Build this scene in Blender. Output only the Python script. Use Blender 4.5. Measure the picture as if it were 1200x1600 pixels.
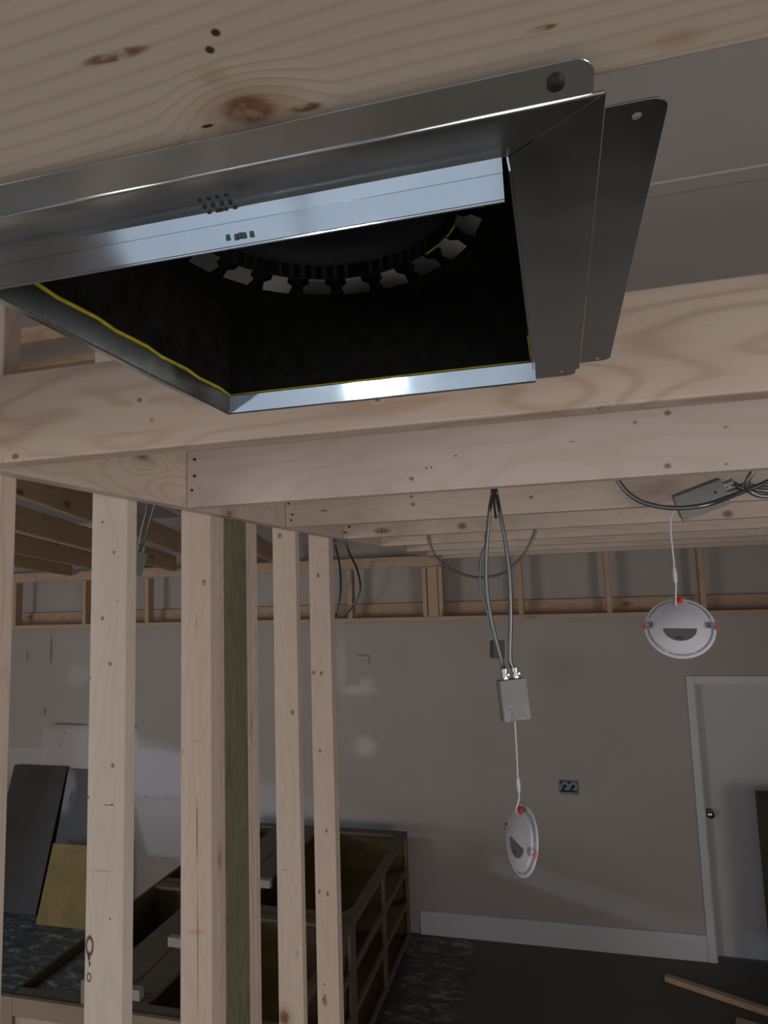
import bpy, bmesh, math, random
from mathutils import Vector, Matrix
random.seed(7)
for o in list(bpy.data.objects): bpy.data.objects.remove(o)
SC = bpy.context.scene
COL = SC.collection
# ------------------------------------------------------------------ camera
F = 1041.68; YAW = 0.2511; PITCH = 0.113; ROLL = -0.0328
HC = 2.8623                      # camera height above the floor
fw = Vector((-math.sin(YAW)*math.cos(PITCH), math.cos(YAW)*math.cos(PITCH), math.sin(PITCH)))
rt0 = Vector((math.cos(YAW), math.sin(YAW), 0)); up0 = rt0.cross(fw)
rt = math.cos(ROLL)*rt0 + math.sin(ROLL)*up0; up = -math.sin(ROLL)*rt0 + math.cos(ROLL)*up0
CAM = Vector((0, 0, HC))
cam = bpy.data.cameras.new('camera'); co = bpy.data.objects.new('camera', cam); COL.objects.link(co)
cam.sensor_fit = 'HORIZONTAL'; cam.sensor_width = 36; cam.lens = F/1200*36; cam.clip_start = 0.02
co.matrix_world = Matrix(((rt.x, up.x, -fw.x, 0), (rt.y, up.y, -fw.y, 0), (rt.z, up.z, -fw.z, HC), (0, 0, 0, 1)))
SC.camera = co
def ray(x, y): return fw + rt*((x-600)/F) - up*((y-800)/F)
def PY(x, y, v): d = ray(x, y); return CAM + d*(v/d.y)          # the point of a sight line at depth Y = v
def PX(x, y, v): d = ray(x, y); return CAM + d*(v/d.x)
def PZ(x, y, v): d = ray(x, y); return CAM + d*((v-HC)/d.z)
# ------------------------------------------------------------------ light and exposure
SC.view_settings.view_transform = 'Standard'; SC.view_settings.look = 'None'
SC.view_settings.gamma = 1; SC.view_settings.exposure = 0.18; SC.view_settings.use_curve_mapping = False
W = bpy.data.worlds.new('world'); SC.world = W; W.use_nodes = True
W.node_tree.nodes['Background'].inputs[0].default_value = (.62, .76, 1, 1)
W.node_tree.nodes['Background'].inputs[1].default_value = .5
def area(name, loc, target, sx, sy, power, col):
    l = bpy.data.lights.new(name, 'AREA'); l.shape = 'RECTANGLE'; l.size = sx; l.size_y = sy; l.energy = power; l.color = col
    o = bpy.data.objects.new(name, l); COL.objects.link(o); o.location = loc
    o.rotation_euler = (Vector(target)-Vector(loc)).to_track_quat('-Z', 'Y').to_euler(); return o
YB = -4.2; XL = -7.2; XR = 3.6; YW = 5.763; ZC = HC+.75
area('daylight_back_window', (-.9, YB-.25, 1.9), (-.9, 4, 1.9), 4.5, 2.4, 14, (.87, .94, 1))  # unseen window, guessed from bluish reflections on the duct box lips
area('added_fill_back_left', (-6.0, YB-.25, 1.6), (-1.2, 4, 1.9), 2.2, 2.7, 120, (1, .90, .82))  # added source, set far left so the lips don't mirror it
area('added_fill_right', (XR+.3, -1.6, 1.9), (-.6, 1.4, 2.7), 2.4, 2.0, 85, (1, .91, .83))  # added fill for joist and post faces; no window known on this side
for lx_ in (-1.45, -1.17): area('glint_light', (lx_, YB+.3, 2.04), (lx_*.3, 0, 2.7), .05, .05, 2.2, (.85, .93, 1))  # unseen lights added to put two glints on the far lip
area('daylight_side_window', (-20, -4, HC-.43+12.8*.26), (-1, 5.7, .9), 1.6, .5, 850, (.55, .74, 1))
# ------------------------------------------------------------------ materials
def new_mat(name):
    m = bpy.data.materials.new(name); m.use_nodes = True; nt = m.node_tree
    return m, nt, nt.nodes['Principled BSDF']
def N(nt, kind, **kw):
    n = nt.nodes.new(kind)
    for k, v in kw.items():
        if k in ('inp',):
            for a, b in v.items(): n.inputs[a].default_value = b
        else: setattr(n, k, v)
    return n
def math_n(nt, op, a, b=None, clamp=False):
    n = nt.nodes.new('ShaderNodeMath'); n.operation = op; n.use_clamp = clamp
    for i, v in enumerate((a, b)):
        if v is None: continue
        if hasattr(v, 'links'): nt.links.new(v, n.inputs[i])
        else: n.inputs[i].default_value = v
    return n.outputs[0]
def mixc(nt, fac, a, b, mode='MIX'):
    n = nt.nodes.new('ShaderNodeMix'); n.data_type = 'RGBA'; n.blend_type = mode
    for i, v in ((0, fac), (6, a), (7, b)):
        if hasattr(v, 'links'): nt.links.new(v, n.inputs[i])
        elif i == 0: n.inputs[0].default_value = v
        else: n.inputs[i].default_value = (*v, 1)
    return n.outputs[2]
def ramp(nt, fac, stops):
    n = nt.nodes.new('ShaderNodeValToRGB'); nt.links.new(fac, n.inputs[0]); cr = n.color_ramp
    while len(cr.elements) < len(stops): cr.elements.new(.5)
    for e, (p, c) in zip(cr.elements, stops): e.position = p; e.color = (*c, 1) if len(c) == 3 else c
    return n.outputs[0]
def smooth(nt, v, a, b, c=0., d=1.):
    n = nt.nodes.new('ShaderNodeMapRange'); n.interpolation_type = 'SMOOTHSTEP'
    nt.links.new(v, n.inputs[0])
    for i, x in enumerate((a, b, c, d)): n.inputs[i+1].default_value = x
    return n.outputs[0]
def spot_mask(nt, vec, c, r, soft=.35):
    """1 inside the ellipsoid of centre c and radii r"""
    s = N(nt, 'ShaderNodeVectorMath', operation='SUBTRACT'); nt.links.new(vec, s.inputs[0]); s.inputs[1].default_value = c
    m = N(nt, 'ShaderNodeVectorMath', operation='MULTIPLY'); nt.links.new(s.outputs[0], m.inputs[0]); m.inputs[1].default_value = [1/x for x in r]
    l = N(nt, 'ShaderNodeVectorMath', operation='LENGTH'); nt.links.new(m.outputs[0], l.inputs[0])
    return smooth(nt, l.outputs['Value'], 1-soft, 1+soft, 1, 0), l.outputs['Value']
def wood(name, c1=(.60, .47, .345), c2=(.45, .31, .2), scale=1., knots=1., spots=(), rough=.62, contrast=1., lin=0., warp=15.):
    """softwood: long axis is the object's local X; spots = (x, y, z, rx, rz, kind) in local metres"""
    m, nt, bs = new_mat(name); L = nt.links
    tc = N(nt, 'ShaderNodeTexCoord'); oi = N(nt, 'ShaderNodeObjectInfo')
    off = math_n(nt, 'MULTIPLY', oi.outputs['Random'], 37.)
    cmb = N(nt, 'ShaderNodeCombineXYZ'); L.new(off, cmb.inputs[0]); L.new(off, cmb.inputs[1]); L.new(off, cmb.inputs[2])
    base = N(nt, 'ShaderNodeVectorMath', operation='ADD'); L.new(tc.outputs['Object'], base.inputs[0]); L.new(cmb.outputs[0], base.inputs[1])
    # knots: a sparse voronoi, cells long in X
    mp = N(nt, 'ShaderNodeMapping'); mp.inputs['Scale'].default_value = (3.1, 6., 8.); L.new(base.outputs[0], mp.inputs[0])
    vo = N(nt, 'ShaderNodeTexVoronoi', inp={'Scale': 1., 'Randomness': 1.}); L.new(mp.outputs[0], vo.inputs['Vector'])
    kd = vo.outputs['Distance']
    knot = smooth(nt, kd, .05*knots, .12*knots, 1, 0)
    ring = smooth(nt, kd, .10, .5, 1, 0)
    # grain: distance across the board, warped along it
    mg = N(nt, 'ShaderNodeMapping'); mg.inputs['Scale'].default_value = (.9*scale, 4*scale, 4*scale); L.new(base.outputs[0], mg.inputs[0])
    n1 = N(nt, 'ShaderNodeTexNoise', inp={'Scale': 1.6, 'Detail': 2., 'Roughness': .5}); L.new(mg.outputs[0], n1.inputs['Vector'])
    sg_ = N(nt, 'ShaderNodeSeparateXYZ'); L.new(tc.outputs['Object'], sg_.inputs[0])
    g = math_n(nt, 'ADD', math_n(nt, 'ADD', math_n(nt, 'MULTIPLY', n1.outputs['Fac'], warp), math_n(nt, 'MULTIPLY', sg_.outputs[2], lin)), math_n(nt, 'MULTIPLY', ring, 2.6*knots))
    for sx, sy, sz, rx, rz, kd_ in spots:
        if kd_ in ('bigknot', 'knot'):
            _, ln = spot_mask(nt, tc.outputs['Object'], (sx, sy, sz), (rx*3.2, .05, rz*3.2))
            g = math_n(nt, 'ADD', g, smooth(nt, ln, .1, 1.3, 3. if kd_ == 'bigknot' else 2.2, 0))
    w = math_n(nt, 'SINE', math_n(nt, 'MULTIPLY', g, 6.283))
    w = math_n(nt, 'ADD', math_n(nt, 'MULTIPLY', w, .5), .5)
    w = math_n(nt, 'POWER', w, 3.)
    mf = N(nt, 'ShaderNodeMapping'); mf.inputs['Scale'].default_value = (5, 260, 260); L.new(base.outputs[0], mf.inputs[0])
    nf = N(nt, 'ShaderNodeTexNoise', inp={'Scale': 1., 'Detail': 3.}); L.new(mf.outputs[0], nf.inputs['Vector'])
    nb = N(nt, 'ShaderNodeTexNoise', inp={'Scale': 2.2, 'Detail': 2.}); L.new(mg.outputs[0], nb.inputs['Vector'])
    fac = math_n(nt, 'ADD', math_n(nt, 'MULTIPLY', w, .52*contrast), math_n(nt, 'MULTIPLY', math_n(nt, 'SUBTRACT', nf.outputs['Fac'], .45), .35*contrast), True)
    col = mixc(nt, fac, c1, c2)
    col = mixc(nt, smooth(nt, nb.outputs['Fac'], .35, .7, 0, .35*contrast), col, tuple(.8*(a*.6+b*.4) for a, b in zip(c1, c2)))
    kc = (.13, .055, .022)
    col = mixc(nt, math_n(nt, 'MULTIPLY', knot, .85), col, kc)
    col = mixc(nt, smooth(nt, kd, .1*knots, .24*knots, .35, 0), col, tuple(.6*v for v in c2))
    for sx, sy, sz, rx, rz, kd_ in spots:
        mk, ln = spot_mask(nt, tc.outputs['Object'], (sx, sy, sz), (rx, .03, rz))
        if kd_ == 'bigknot':
            h, _ = spot_mask(nt, tc.outputs['Object'], (sx, sy, sz), (rx*1.9, .05, rz*1.7), .6)
            col = mixc(nt, math_n(nt, 'MULTIPLY', h, .55), col, (.30, .17, .09))
            ns = N(nt, 'ShaderNodeTexNoise', inp={'Scale': 70., 'Detail': 3., 'Distortion': 1.5}); L.new(tc.outputs['Object'], ns.inputs['Vector'])
            col = mixc(nt, math_n(nt, 'MULTIPLY', mk, smooth(nt, ns.outputs['Fac'], .3, .6, .4, .95)), col, (.17, .075, .035))
        elif kd_ == 'streak':
            ns = N(nt, 'ShaderNodeTexNoise', inp={'Scale': 120., 'Detail': 3.}); L.new(tc.outputs['Object'], ns.inputs['Vector'])
            col = mixc(nt, math_n(nt, 'MULTIPLY', mk, smooth(nt, ns.outputs['Fac'], .35, .55, .25, .9)), col, (.20, .085, .04))
        elif kd_ == 'knot':
            mk2 = smooth(nt, ln, .5, 1.6, 1., 0)
            col = mixc(nt, math_n(nt, 'MULTIPLY', mk2, .8), col, (.17, .08, .04))
        elif kd_ == 'ring':
            rr = math_n(nt, 'MULTIPLY', smooth(nt, ln, .5, .85, 0, 1), smooth(nt, ln, .95, 1.35, 1, 0))
            col = mixc(nt, math_n(nt, 'MULTIPLY', rr, .95), col, (.07, .03, .015))
        elif kd_ == 'warm':
            mk3 = smooth(nt, ln, .2, 1.3, .5, 0); col = mixc(nt, mk3, col, (.42, .24, .13))
        else:
            col = mixc(nt, mk, col, (.06, .03, .02))
    L.new(col, bs.inputs['Base Color']); bs.inputs['Roughness'].default_value = rough; bs.inputs['Specular IOR Level'].default_value = .3
    bp = N(nt, 'ShaderNodeBump', inp={'Strength': .12, 'Distance': .002}); L.new(fac, bp.inputs['Height']); L.new(bp.outputs[0], bs.inputs['Normal'])
    return m
def plain(name, col, rough=.6, metal=0., noise=.0, nscale=8., bump=0., spec=.4):
    m, nt, bs = new_mat(name); bs.inputs['Roughness'].default_value = rough; bs.inputs['Metallic'].default_value = metal
    bs.inputs['Specular IOR Level'].default_value = spec
    if noise or bump:
        tc = N(nt, 'ShaderNodeTexCoord'); n = N(nt, 'ShaderNodeTexNoise', inp={'Scale': nscale, 'Detail': 4.}); nt.links.new(tc.outputs['Object'], n.inputs['Vector'])
        c = ramp(nt, n.outputs['Fac'], [(.25, tuple(v*(1-noise) for v in col)), (.75, tuple(min(1, v*(1+noise)) for v in col))])
        nt.links.new(c, bs.inputs['Base Color'])
        if bump:
            b = N(nt, 'ShaderNodeBump', inp={'Strength': bump, 'Distance': .003}); nt.links.new(n.outputs['Fac'], b.inputs['Height']); nt.links.new(b.outputs[0], bs.inputs['Normal'])
    else: bs.inputs['Base Color'].default_value = (*col, 1)
    return m
def galvanised(name, col=(.53, .56, .57), r0=.17, r1=.3, bump=.14):
    m, nt, bs = new_mat(name); tc = N(nt, 'ShaderNodeTexCoord'); bs.inputs['Metallic'].default_value = 1
    v = N(nt, 'ShaderNodeTexVoronoi', inp={'Scale': 520.}); nt.links.new(tc.outputs['Object'], v.inputs['Vector'])
    mp = N(nt, 'ShaderNodeMapping'); mp.inputs['Scale'].default_value = (14, 14, 14); nt.links.new(tc.outputs['Object'], mp.inputs[0])
    n = N(nt, 'ShaderNodeTexNoise', inp={'Scale': 1., 'Detail': 5.}); nt.links.new(mp.outputs[0], n.inputs['Vector'])
    sp = N(nt, 'ShaderNodeSeparateColor'); nt.links.new(v.outputs['Color'], sp.inputs[0])
    f = math_n(nt, 'ADD', math_n(nt, 'MULTIPLY', sp.outputs[0], .05), math_n(nt, 'MULTIPLY', n.outputs['Fac'], .9), True)
    c = ramp(nt, f, [(.25, tuple(x*.88 for x in col)), (.85, tuple(x*1.14 for x in col))]); nt.links.new(c, bs.inputs['Base Color'])
    nt.links.new(smooth(nt, f, .2, .9, r0, r1), bs.inputs['Roughness'])
    n2 = N(nt, 'ShaderNodeTexNoise', inp={'Scale': 9., 'Detail': 2.}); nt.links.new(tc.outputs['Object'], n2.inputs['Vector'])
    b = N(nt, 'ShaderNodeBump', inp={'Strength': bump, 'Distance': .01}); nt.links.new(n2.outputs['Fac'], b.inputs['Height']); nt.links.new(b.outputs[0], bs.inputs['Normal'])
    return m
M = {}
M['galv'] = galvanised('galvanised_steel'); M['lip'] = galvanised('bright_galvanised_lip', (.40, .43, .45), .07, .16, .08)
M['liner'] = plain('black_duct_liner', (.008, .008, .007), .95, noise=.5, nscale=60, spec=.08)
M['fibre'] = plain('yellow_fibreglass', (.35, .29, .02), .9, noise=.3, nscale=90)
M['black'] = plain('black_plastic', (.012, .012, .012), .5)
M['stud'] = wood('stud_pine', (.60, .50, .425), (.44, .325, .25), contrast=.75, knots=.9)
M['dim'] = wood('rafter_pine', (.50, .36, .24), (.33, .21, .13), contrast=.8)
M['treated'] = wood('treated_wood', (.20, .19, .13), (.11, .107, .072), scale=1.3, contrast=1.2, knots=.5)
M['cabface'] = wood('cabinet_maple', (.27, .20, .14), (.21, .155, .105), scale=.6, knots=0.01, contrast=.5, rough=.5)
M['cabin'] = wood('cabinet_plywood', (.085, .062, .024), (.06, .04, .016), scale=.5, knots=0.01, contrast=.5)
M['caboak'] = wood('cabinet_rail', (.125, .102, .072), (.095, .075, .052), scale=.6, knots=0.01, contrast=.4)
M['cabpanel'] = plain('cabinet_panel', (.40, .325, .25), .5, noise=.06, nscale=3)
M['white'] = plain('white_paint', (.60, .60, .62), .45, noise=.03, nscale=3)
M['door'] = plain('door_paint', (.50, .50, .51), .4, noise=.03, nscale=2)
M['plastic'] = plain('white_plastic', (.62, .62, .68), .35)
M['trimgroove'] = plain('groove_grey', (.2, .22, .32), .6)
M['label'] = plain('foil_label', (.14, .14, .135), .45, noise=.5, nscale=300)
M['red'] = plain('red_clip', (.55, .03, .02), .4)
M['orange'] = plain('orange_clip', (.62, .13, .05), .45)
M['jbox'] = plain('grey_enamel', (.21, .22, .215), .45, noise=.08, nscale=40)
M['jlab'] = plain('light_label', (.30, .30, .285), .6, noise=.2, nscale=120)
M['armour'] = galvanised('cable_armour', (.22, .23, .25), .35, .5)
M['zinc'] = galvanised('zinc_connector', (.5, .52, .56), .3, .45)
M['knob'] = plain('satin_nickel', (.45, .45, .45), .2, 1.)
M['nail'] = plain('nail_head', (.05, .04, .04), .5, .6)
M['yellow'] = plain('yellow_board', (.20, .125, .018), .6, noise=.25, nscale=5)
# ------------------------------------------------------------------ mesh helpers
def obj(name, bm, mat, parent=None, smooth_=False):
    me = bpy.data.meshes.new(name); bm.normal_update(); bm.to_mesh(me); bm.free()
    o = bpy.data.objects.new(name, me); COL.objects.link(o)
    if mat is not None: me.materials.append(mat)
    if smooth_:
        for p in me.polygons: p.use_smooth = True
    if parent: o.parent = parent
    return o
def tag(o, label, cat, group=None):
    o['label'] = label; o['category'] = cat
    if group: o['group'] = group
    return o
def thing(name, label, cat, loc=(0, 0, 0), group=None):
    o = bpy.data.objects.new(name, None); COL.objects.link(o); o.location = loc; o.empty_display_size = .05
    return tag(o, label, cat, group)
def struct(o): o['kind'] = 'structure'; return o
def add_box(bm, a, b, bev=0., seg=2):
    a, b = Vector(a), Vector(b); c = (a+b)/2; s = b-a
    r = bmesh.ops.create_cube(bm, size=1, matrix=Matrix.Translation(c) @ Matrix.Diagonal((abs(s.x), abs(s.y), abs(s.z), 1)))
    if bev:
        es = list({e for v in r['verts'] for e in v.link_edges})
        bmesh.ops.bevel(bm, geom=es, offset=bev, segments=seg, affect='EDGES', profile=.5)
def box(name, a, b, mat, parent=None, bev=0.): bm = bmesh.new(); add_box(bm, a, b, bev); return obj(name, bm, mat, parent)
def frame_axes(d, upv=Vector((0, 0, 1))):
    d = d.normalized(); s = upv.cross(d)
    if s.length < 1e-4: s = Vector((1, 0, 0))
    s.normalize(); return d, s, d.cross(s)
def board(name, p, q, wy, wz, mat, upv=(0, 0, 1), bev=.003, parent=None, cup=0.):
    """board whose local X runs from p to q; wy, wz are its two widths (wz along upv)"""
    p, q = Vector(p), Vector(q); L = (q-p).length; d, s, u = frame_axes(q-p, Vector(upv))
    bm = bmesh.new(); add_box(bm, (-L/2, -wy/2, -wz/2), (L/2, wy/2, wz/2), bev)
    o = obj(name, bm, mat)
    R_ = Matrix((d, s, u)).transposed().to_4x4(); R_.translation = (p+q)/2
    o.matrix_world = R_
    if parent:
        bpy.context.view_layer.update(); o.parent = parent; o.matrix_parent_inverse = parent.matrix_world.inverted()
    return o
def add_cyl(bm, p, q, r, r2=None, seg=24, cap=True):
    p, q = Vector(p), Vector(q); d, s, u = frame_axes(q-p); r2 = r if r2 is None else r2
    A = [bm.verts.new(p+(s*math.cos(t)+u*math.sin(t))*r) for t in [2*math.pi*i/seg for i in range(seg)]]
    B = [bm.verts.new(q+(s*math.cos(t)+u*math.sin(t))*r2) for t in [2*math.pi*i/seg for i in range(seg)]]
    for i in range(seg): bm.faces.new((A[i], A[(i+1) % seg], B[(i+1) % seg], B[i]))
    if cap: bm.faces.new(A[::-1]); bm.faces.new(B)
def cyl(name, p, q, r, mat, parent=None, r2=None, seg=24): bm = bmesh.new(); add_cyl(bm, p, q, r, r2, seg); return obj(name, bm, mat, parent, False)
def spline(pts, n=10):
    P = [Vector(p) for p in pts]; P = [P[0]*2-P[1]]+P+[P[-1]*2-P[-2]]; out = []
    for i in range(1, len(P)-2):
        a, b, c, d = P[i-1:i+3]
        for k in range(n):
            t = k/n; out.append(.5*((2*b)+(c-a)*t+(2*a-5*b+4*c-d)*t*t+(3*b-a-3*c+d)*t**3))
    out.append(P[-2]); return out
def add_tube(bm, pts, r, seg=10, ribs=0., rad=None):
    up_ = Vector((0, 0, 1)); rings = []; s = None
    for i, p in enumerate(pts):
        d = (pts[min(i+1, len(pts)-1)]-pts[max(i-1, 0)]).normalized()
        if s is None: s = d.cross(up_); s = s if s.length > .05 else d.cross(Vector((0, 1, 0)))
        s = (s-d*s.dot(d)).normalized(); u = d.cross(s)
        rr = rad[i] if rad else r*(1+(ribs if i % 2 else -ribs))
        rings.append([bm.verts.new(p+(s*math.cos(t)+u*math.sin(t))*rr) for t in [2*math.pi*k/seg for k in range(seg)]])
    for A, B in zip(rings, rings[1:]):
        for k in range(seg): bm.faces.new((A[k], A[(k+1) % seg], B[(k+1) % seg], B[k]))
    bm.faces.new(rings[0][::-1]); bm.faces.new(rings[-1])
def tube(name, pts, r, mat, parent=None, n=10, ribs=0.):
    bm = bmesh.new(); add_tube(bm, spline(pts, n), r, ribs=ribs); return obj(name, bm, mat, parent, True)
def add_plate(bm, outline, holes=(), z0=0., z1=.001, mat4=None):
    """flat sheet with real holes; outline and holes are (x, y) loops"""
    loops = []; es = []
    for lp in [outline]+list(holes):
        vs = [bm.verts.new((x, y, z0)) for x, y in lp]; loops.append(vs)
        es += [bm.edges.new((vs[i], vs[(i+1) % len(vs)])) for i in range(len(vs))]
    r = bmesh.ops.triangle_fill(bm, edges=es, use_beauty=True, use_dissolve=False)
    fs = [g for g in r['geom'] if isinstance(g, bmesh.types.BMFace)]
    e = bmesh.ops.extrude_face_region(bm, geom=fs)
    nv = [g for g in e['geom'] if isinstance(g, bmesh.types.BMVert)]
    bmesh.ops.translate(bm, verts=nv, vec=(0, 0, z1-z0))
    allv = [v for lp in loops for v in lp]+nv
    bmesh.ops.recalc_face_normals(bm, faces=list({f for v in allv for f in v.link_faces}))
    if mat4: bmesh.ops.transform(bm, matrix=mat4, verts=allv)
def circ(x, y, r, n=24): return [(x+r*math.cos(2*math.pi*i/n), y+r*math.sin(2*math.pi*i/n)) for i in range(n)]
def rounded(x0, y0, x1, y1, radii, n=6):
    """radii for corners (x0,y0),(x1,y0),(x1,y1),(x0,y1)"""
    out = []
    for (cx, cy, a0), r in zip(((x0, y0, 180), (x1, y0, 270), (x1, y1, 0), (x0, y1, 90)), radii):
        if r <= 0: out.append((cx, cy)); continue
        sx = 1 if cx == x0 else -1; sy = 1 if cy == y0 else -1
        for k in range(n+1):
            t = math.radians(a0+90*k/n); out.append((cx+sx*r+r*math.cos(t), cy+sy*r+r*math.sin(t)))
    return out
def local(o, p):
    bpy.context.view_layer.update(); return o.matrix_world.inverted() @ Vector(p)
# ------------------------------------------------------------------ room shell
ZJ = HC+.209; ZS = HC-.29
def wall_material():
    m, nt, bs = new_mat('wall_paint_far'); tc = N(nt, 'ShaderNodeTexCoord'); v = tc.outputs['Object']
    n = N(nt, 'ShaderNodeTexNoise', inp={'Scale': 1.1, 'Detail': 3.}); nt.links.new(v, n.inputs['Vector'])
    col = ramp(nt, n.outputs['Fac'], [(.3, (.375, .338, .308)), (.7, (.41, .375, .345))])
    sx = N(nt, 'ShaderNodeSeparateXYZ'); nt.links.new(v, sx.inputs[0])
    dn = N(nt, 'ShaderNodeTexNoise', inp={'Scale': 4., 'Detail': 3.}); nt.links.new(v, dn.inputs['Vector'])
    wob = math_n(nt, 'MULTIPLY', math_n(nt, 'SUBTRACT', dn.outputs['Fac'], .5), .05)
    zz = math_n(nt, 'ADD', sx.outputs[2], wob); xx = math_n(nt, 'ADD', sx.outputs[0], wob)
    def rect(x0, x1, z0, z1, s=.02):
        a = math_n(nt, 'MULTIPLY', smooth(nt, xx, x0-s, x0+s), smooth(nt, xx, x1-s, x1+s, 1, 0))
        b = math_n(nt, 'MULTIPLY', smooth(nt, zz, z0-s, z0+s), smooth(nt, zz, z1-s, z1+s, 1, 0)); return math_n(nt, 'MULTIPLY', a, b)
    def r_px(x0, y0, x1, y1): a = PY(x0, y0, YW); b = PY(x1, y1, YW); return a.x, b.x, b.z, a.z
    pale = (.47, .44, .425)
    for q in ((0, 1167, 70, 1440), (66, 1138, 150, 1440), (205, 1170, 400, 1250), (-200, 1167, 0, 1440), (205, 1140, 216, 1175)):
        col = mixc(nt, math_n(nt, 'MULTIPLY', rect(*r_px(*q)), .7), col, pale)
    # filler patches
    for (x, y, rx, ry, f) in ((122, 1056, 20, 18, .35), (563, 1079, 24, 7, .75), (574, 1068, 12, 9, .45), (570, 1167, 17, 14, .7), (533, 1035, 8, 45, .4), (590, 1026, 26, 7, .0), (870, 1040, 36, 26, -.4), (1160, 1075, 30, 20, .0)):
        if not f: continue
        c = PY(x, y, YW); s = 5.95/F
        mk, _ = spot_mask(nt, v, (c.x, c.y, c.z), (rx*s, 1, ry*s), .6)
        nn = smooth(nt, dn.outputs['Fac'], .25, .6, .5, 1)
        col = mixc(nt, math_n(nt, 'MULTIPLY', math_n(nt, 'MULTIPLY', mk, nn), abs(f)), col, (.66, .63, .61) if f > 0 else (.30, .26, .23))
    # cuts and marks in the wallboard
    for (x, y, rx, ry) in ((80, 1015, 2, 26), (43, 1025, 1.6, 10), (70, 1111, 2, 7), (102, 1131, 26, 2.2), (125, 1132, 18, 2), (207, 1045, 1.5, 40), (210, 1135, 5, 2), (101, 1145, 1.4, 1.4), (95, 1163, 1.4, 2.4), (228, 1245, 1.8, 1.4), (577, 1030, 1.2, 7), (567, 1024, 10, 1)):
        c = PY(x, y, YW); s = 5.95/F
        mk, _ = spot_mask(nt, v, (c.x, c.y, c.z), (rx*s, 1, ry*s), .4); col = mixc(nt, math_n(nt, 'MULTIPLY', mk, .75), col, (.10, .085, .075))
    nt.links.new(col, bs.inputs['Base Color']); bs.inputs['Roughness'].default_value = .55; bs.inputs['Specular IOR Level'].default_value = .25
    b = N(nt, 'ShaderNodeBump', inp={'Strength': .1, 'Distance': .004}); nt.links.new(dn.outputs['Fac'], b.inputs['Height']); nt.links.new(b.outputs[0], bs.inputs['Normal'])
    return m
def floor_material():
    m, nt, bs = new_mat('scraped_floor'); tc = N(nt, 'ShaderNodeTexCoord'); v = tc.outputs['Object']
    mp = N(nt, 'ShaderNodeMapping'); mp.inputs['Scale'].default_value = (1.3, 3.2, 1); mp.inputs['Rotation'].default_value = (0, 0, .25); nt.links.new(v, mp.inputs[0])
    n = N(nt, 'ShaderNodeTexNoise', inp={'Scale': 4.5, 'Detail': 8., 'Roughness': .72, 'Distortion': .6}); nt.links.new(mp.outputs[0], n.inputs['Vector'])
    n2 = N(nt, 'ShaderNodeTexNoise', inp={'Scale': 1.2, 'Detail': 3.}); nt.links.new(v, n2.inputs['Vector'])
    scr = ramp(nt, n.outputs['Fac'], [(.36, (.04, .046, .04)), (.53, (.085, .095, .085)), (.62, (.27, .29, .27)), (.76, (.48, .5, .47))])
    smo = ramp(nt, n2.outputs['Fac'], [(.3, (.075, .078, .066)), (.7, (.095, .098, .083))])
    s = N(nt, 'ShaderNodeSeparateXYZ'); nt.links.new(v, s.inputs[0])
    e = math_n(nt, 'ADD', math_n(nt, 'ADD', s.outputs[0], .82), math_n(nt, 'MULTIPLY', math_n(nt, 'SUBTRACT', n.outputs['Fac'], .5), .14))
    col = mixc(nt, smooth(nt, e, -.01, .03), scr, smo)
    bounce_floor = ramp(nt, n2.outputs['Fac'], [(.3, (.46, .44, .40)), (.7, (.60, .57, .52))])          # unseen near floor, made pale as added bounce for the framing overhead
    col = mixc(nt, smooth(nt, s.outputs[1], 2.82, 2.86), bounce_floor, col); nt.links.new(col, bs.inputs['Base Color'])
    bs.inputs['Roughness'].default_value = .55
    b = N(nt, 'ShaderNodeBump', inp={'Strength': .25, 'Distance': .01}); nt.links.new(n.outputs['Fac'], b.inputs['Height']); nt.links.new(b.outputs[0], bs.inputs['Normal'])
    return m
M['ceil'] = plain('ceiling_board', (.42, .40, .395), .7, noise=.06, nscale=3)
M['wallside'] = plain('wall_paint', (.42, .385, .36), .6, noise=.05, nscale=2)
struct(box('floor', (XL, YB, -.1), (XR, YW+.14, 0), floor_material()))
bm = bmesh.new(); XD = PY(1107, 1500, YW).x; ZD = 2.10; cw = .058
add_box(bm, (XL, YW, 0), (XD+cw-.008, YW+.14, ZC)); add_box(bm, (XD+1.0-cw+.008, YW, 0), (XR, YW+.14, ZC)); add_box(bm, (XD+cw-.008, YW, ZD-cw+.008), (XD+1.0-cw+.008, YW+.14, ZC))
struct(obj('wall_far', bm, wall_material()))
bm = bmesh.new(); add_box(bm, (XL, YB, ZC), (XR, 1.301, ZC+.03)); add_box(bm, (XL, 1.306, ZC), (XR, YW, ZC+.03)); add_box(bm, (XL, 1.29, ZC-.004), (XR, 1.33, ZC)); 
struct(obj('ceiling', bm, M['ceil']))
# left wall: wide low window; back wall: two guessed windows; right wall: added window
def holed_wall(name, axis, pos, a0, a1, holes):
    """a wall at constant X or Y with rectangular window openings"""
    bm = bmesh.new()
    def bx(u0, u1, z0, z1):
        if u1-u0 < 1e-4 or z1-z0 < 1e-4: return
        if axis == 'X': add_box(bm, (pos-.12, u0, z0), (pos, u1, z1))
        else: add_box(bm, (u0, pos-.12, z0), (u1, pos, z1))
    cur = a0
    for (h0, h1, z0, z1) in holes:
        bx(cur, h0, 0, ZC); bx(h0, h1, 0, z0); bx(h0, h1, z1, ZC); cur = h1
    bx(cur, a1, 0, ZC); return struct(obj(name, bm, M['wallside']))
ZHEAD = HC-.43
holed_wall('wall_left', 'X', XL, YB, YW, [(.3, 4.1, .15, ZHEAD)])
holed_wall('wall_right', 'X', XR+.12, YB, YW, [(-2.8, -.4, .9, 2.9)])
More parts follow.
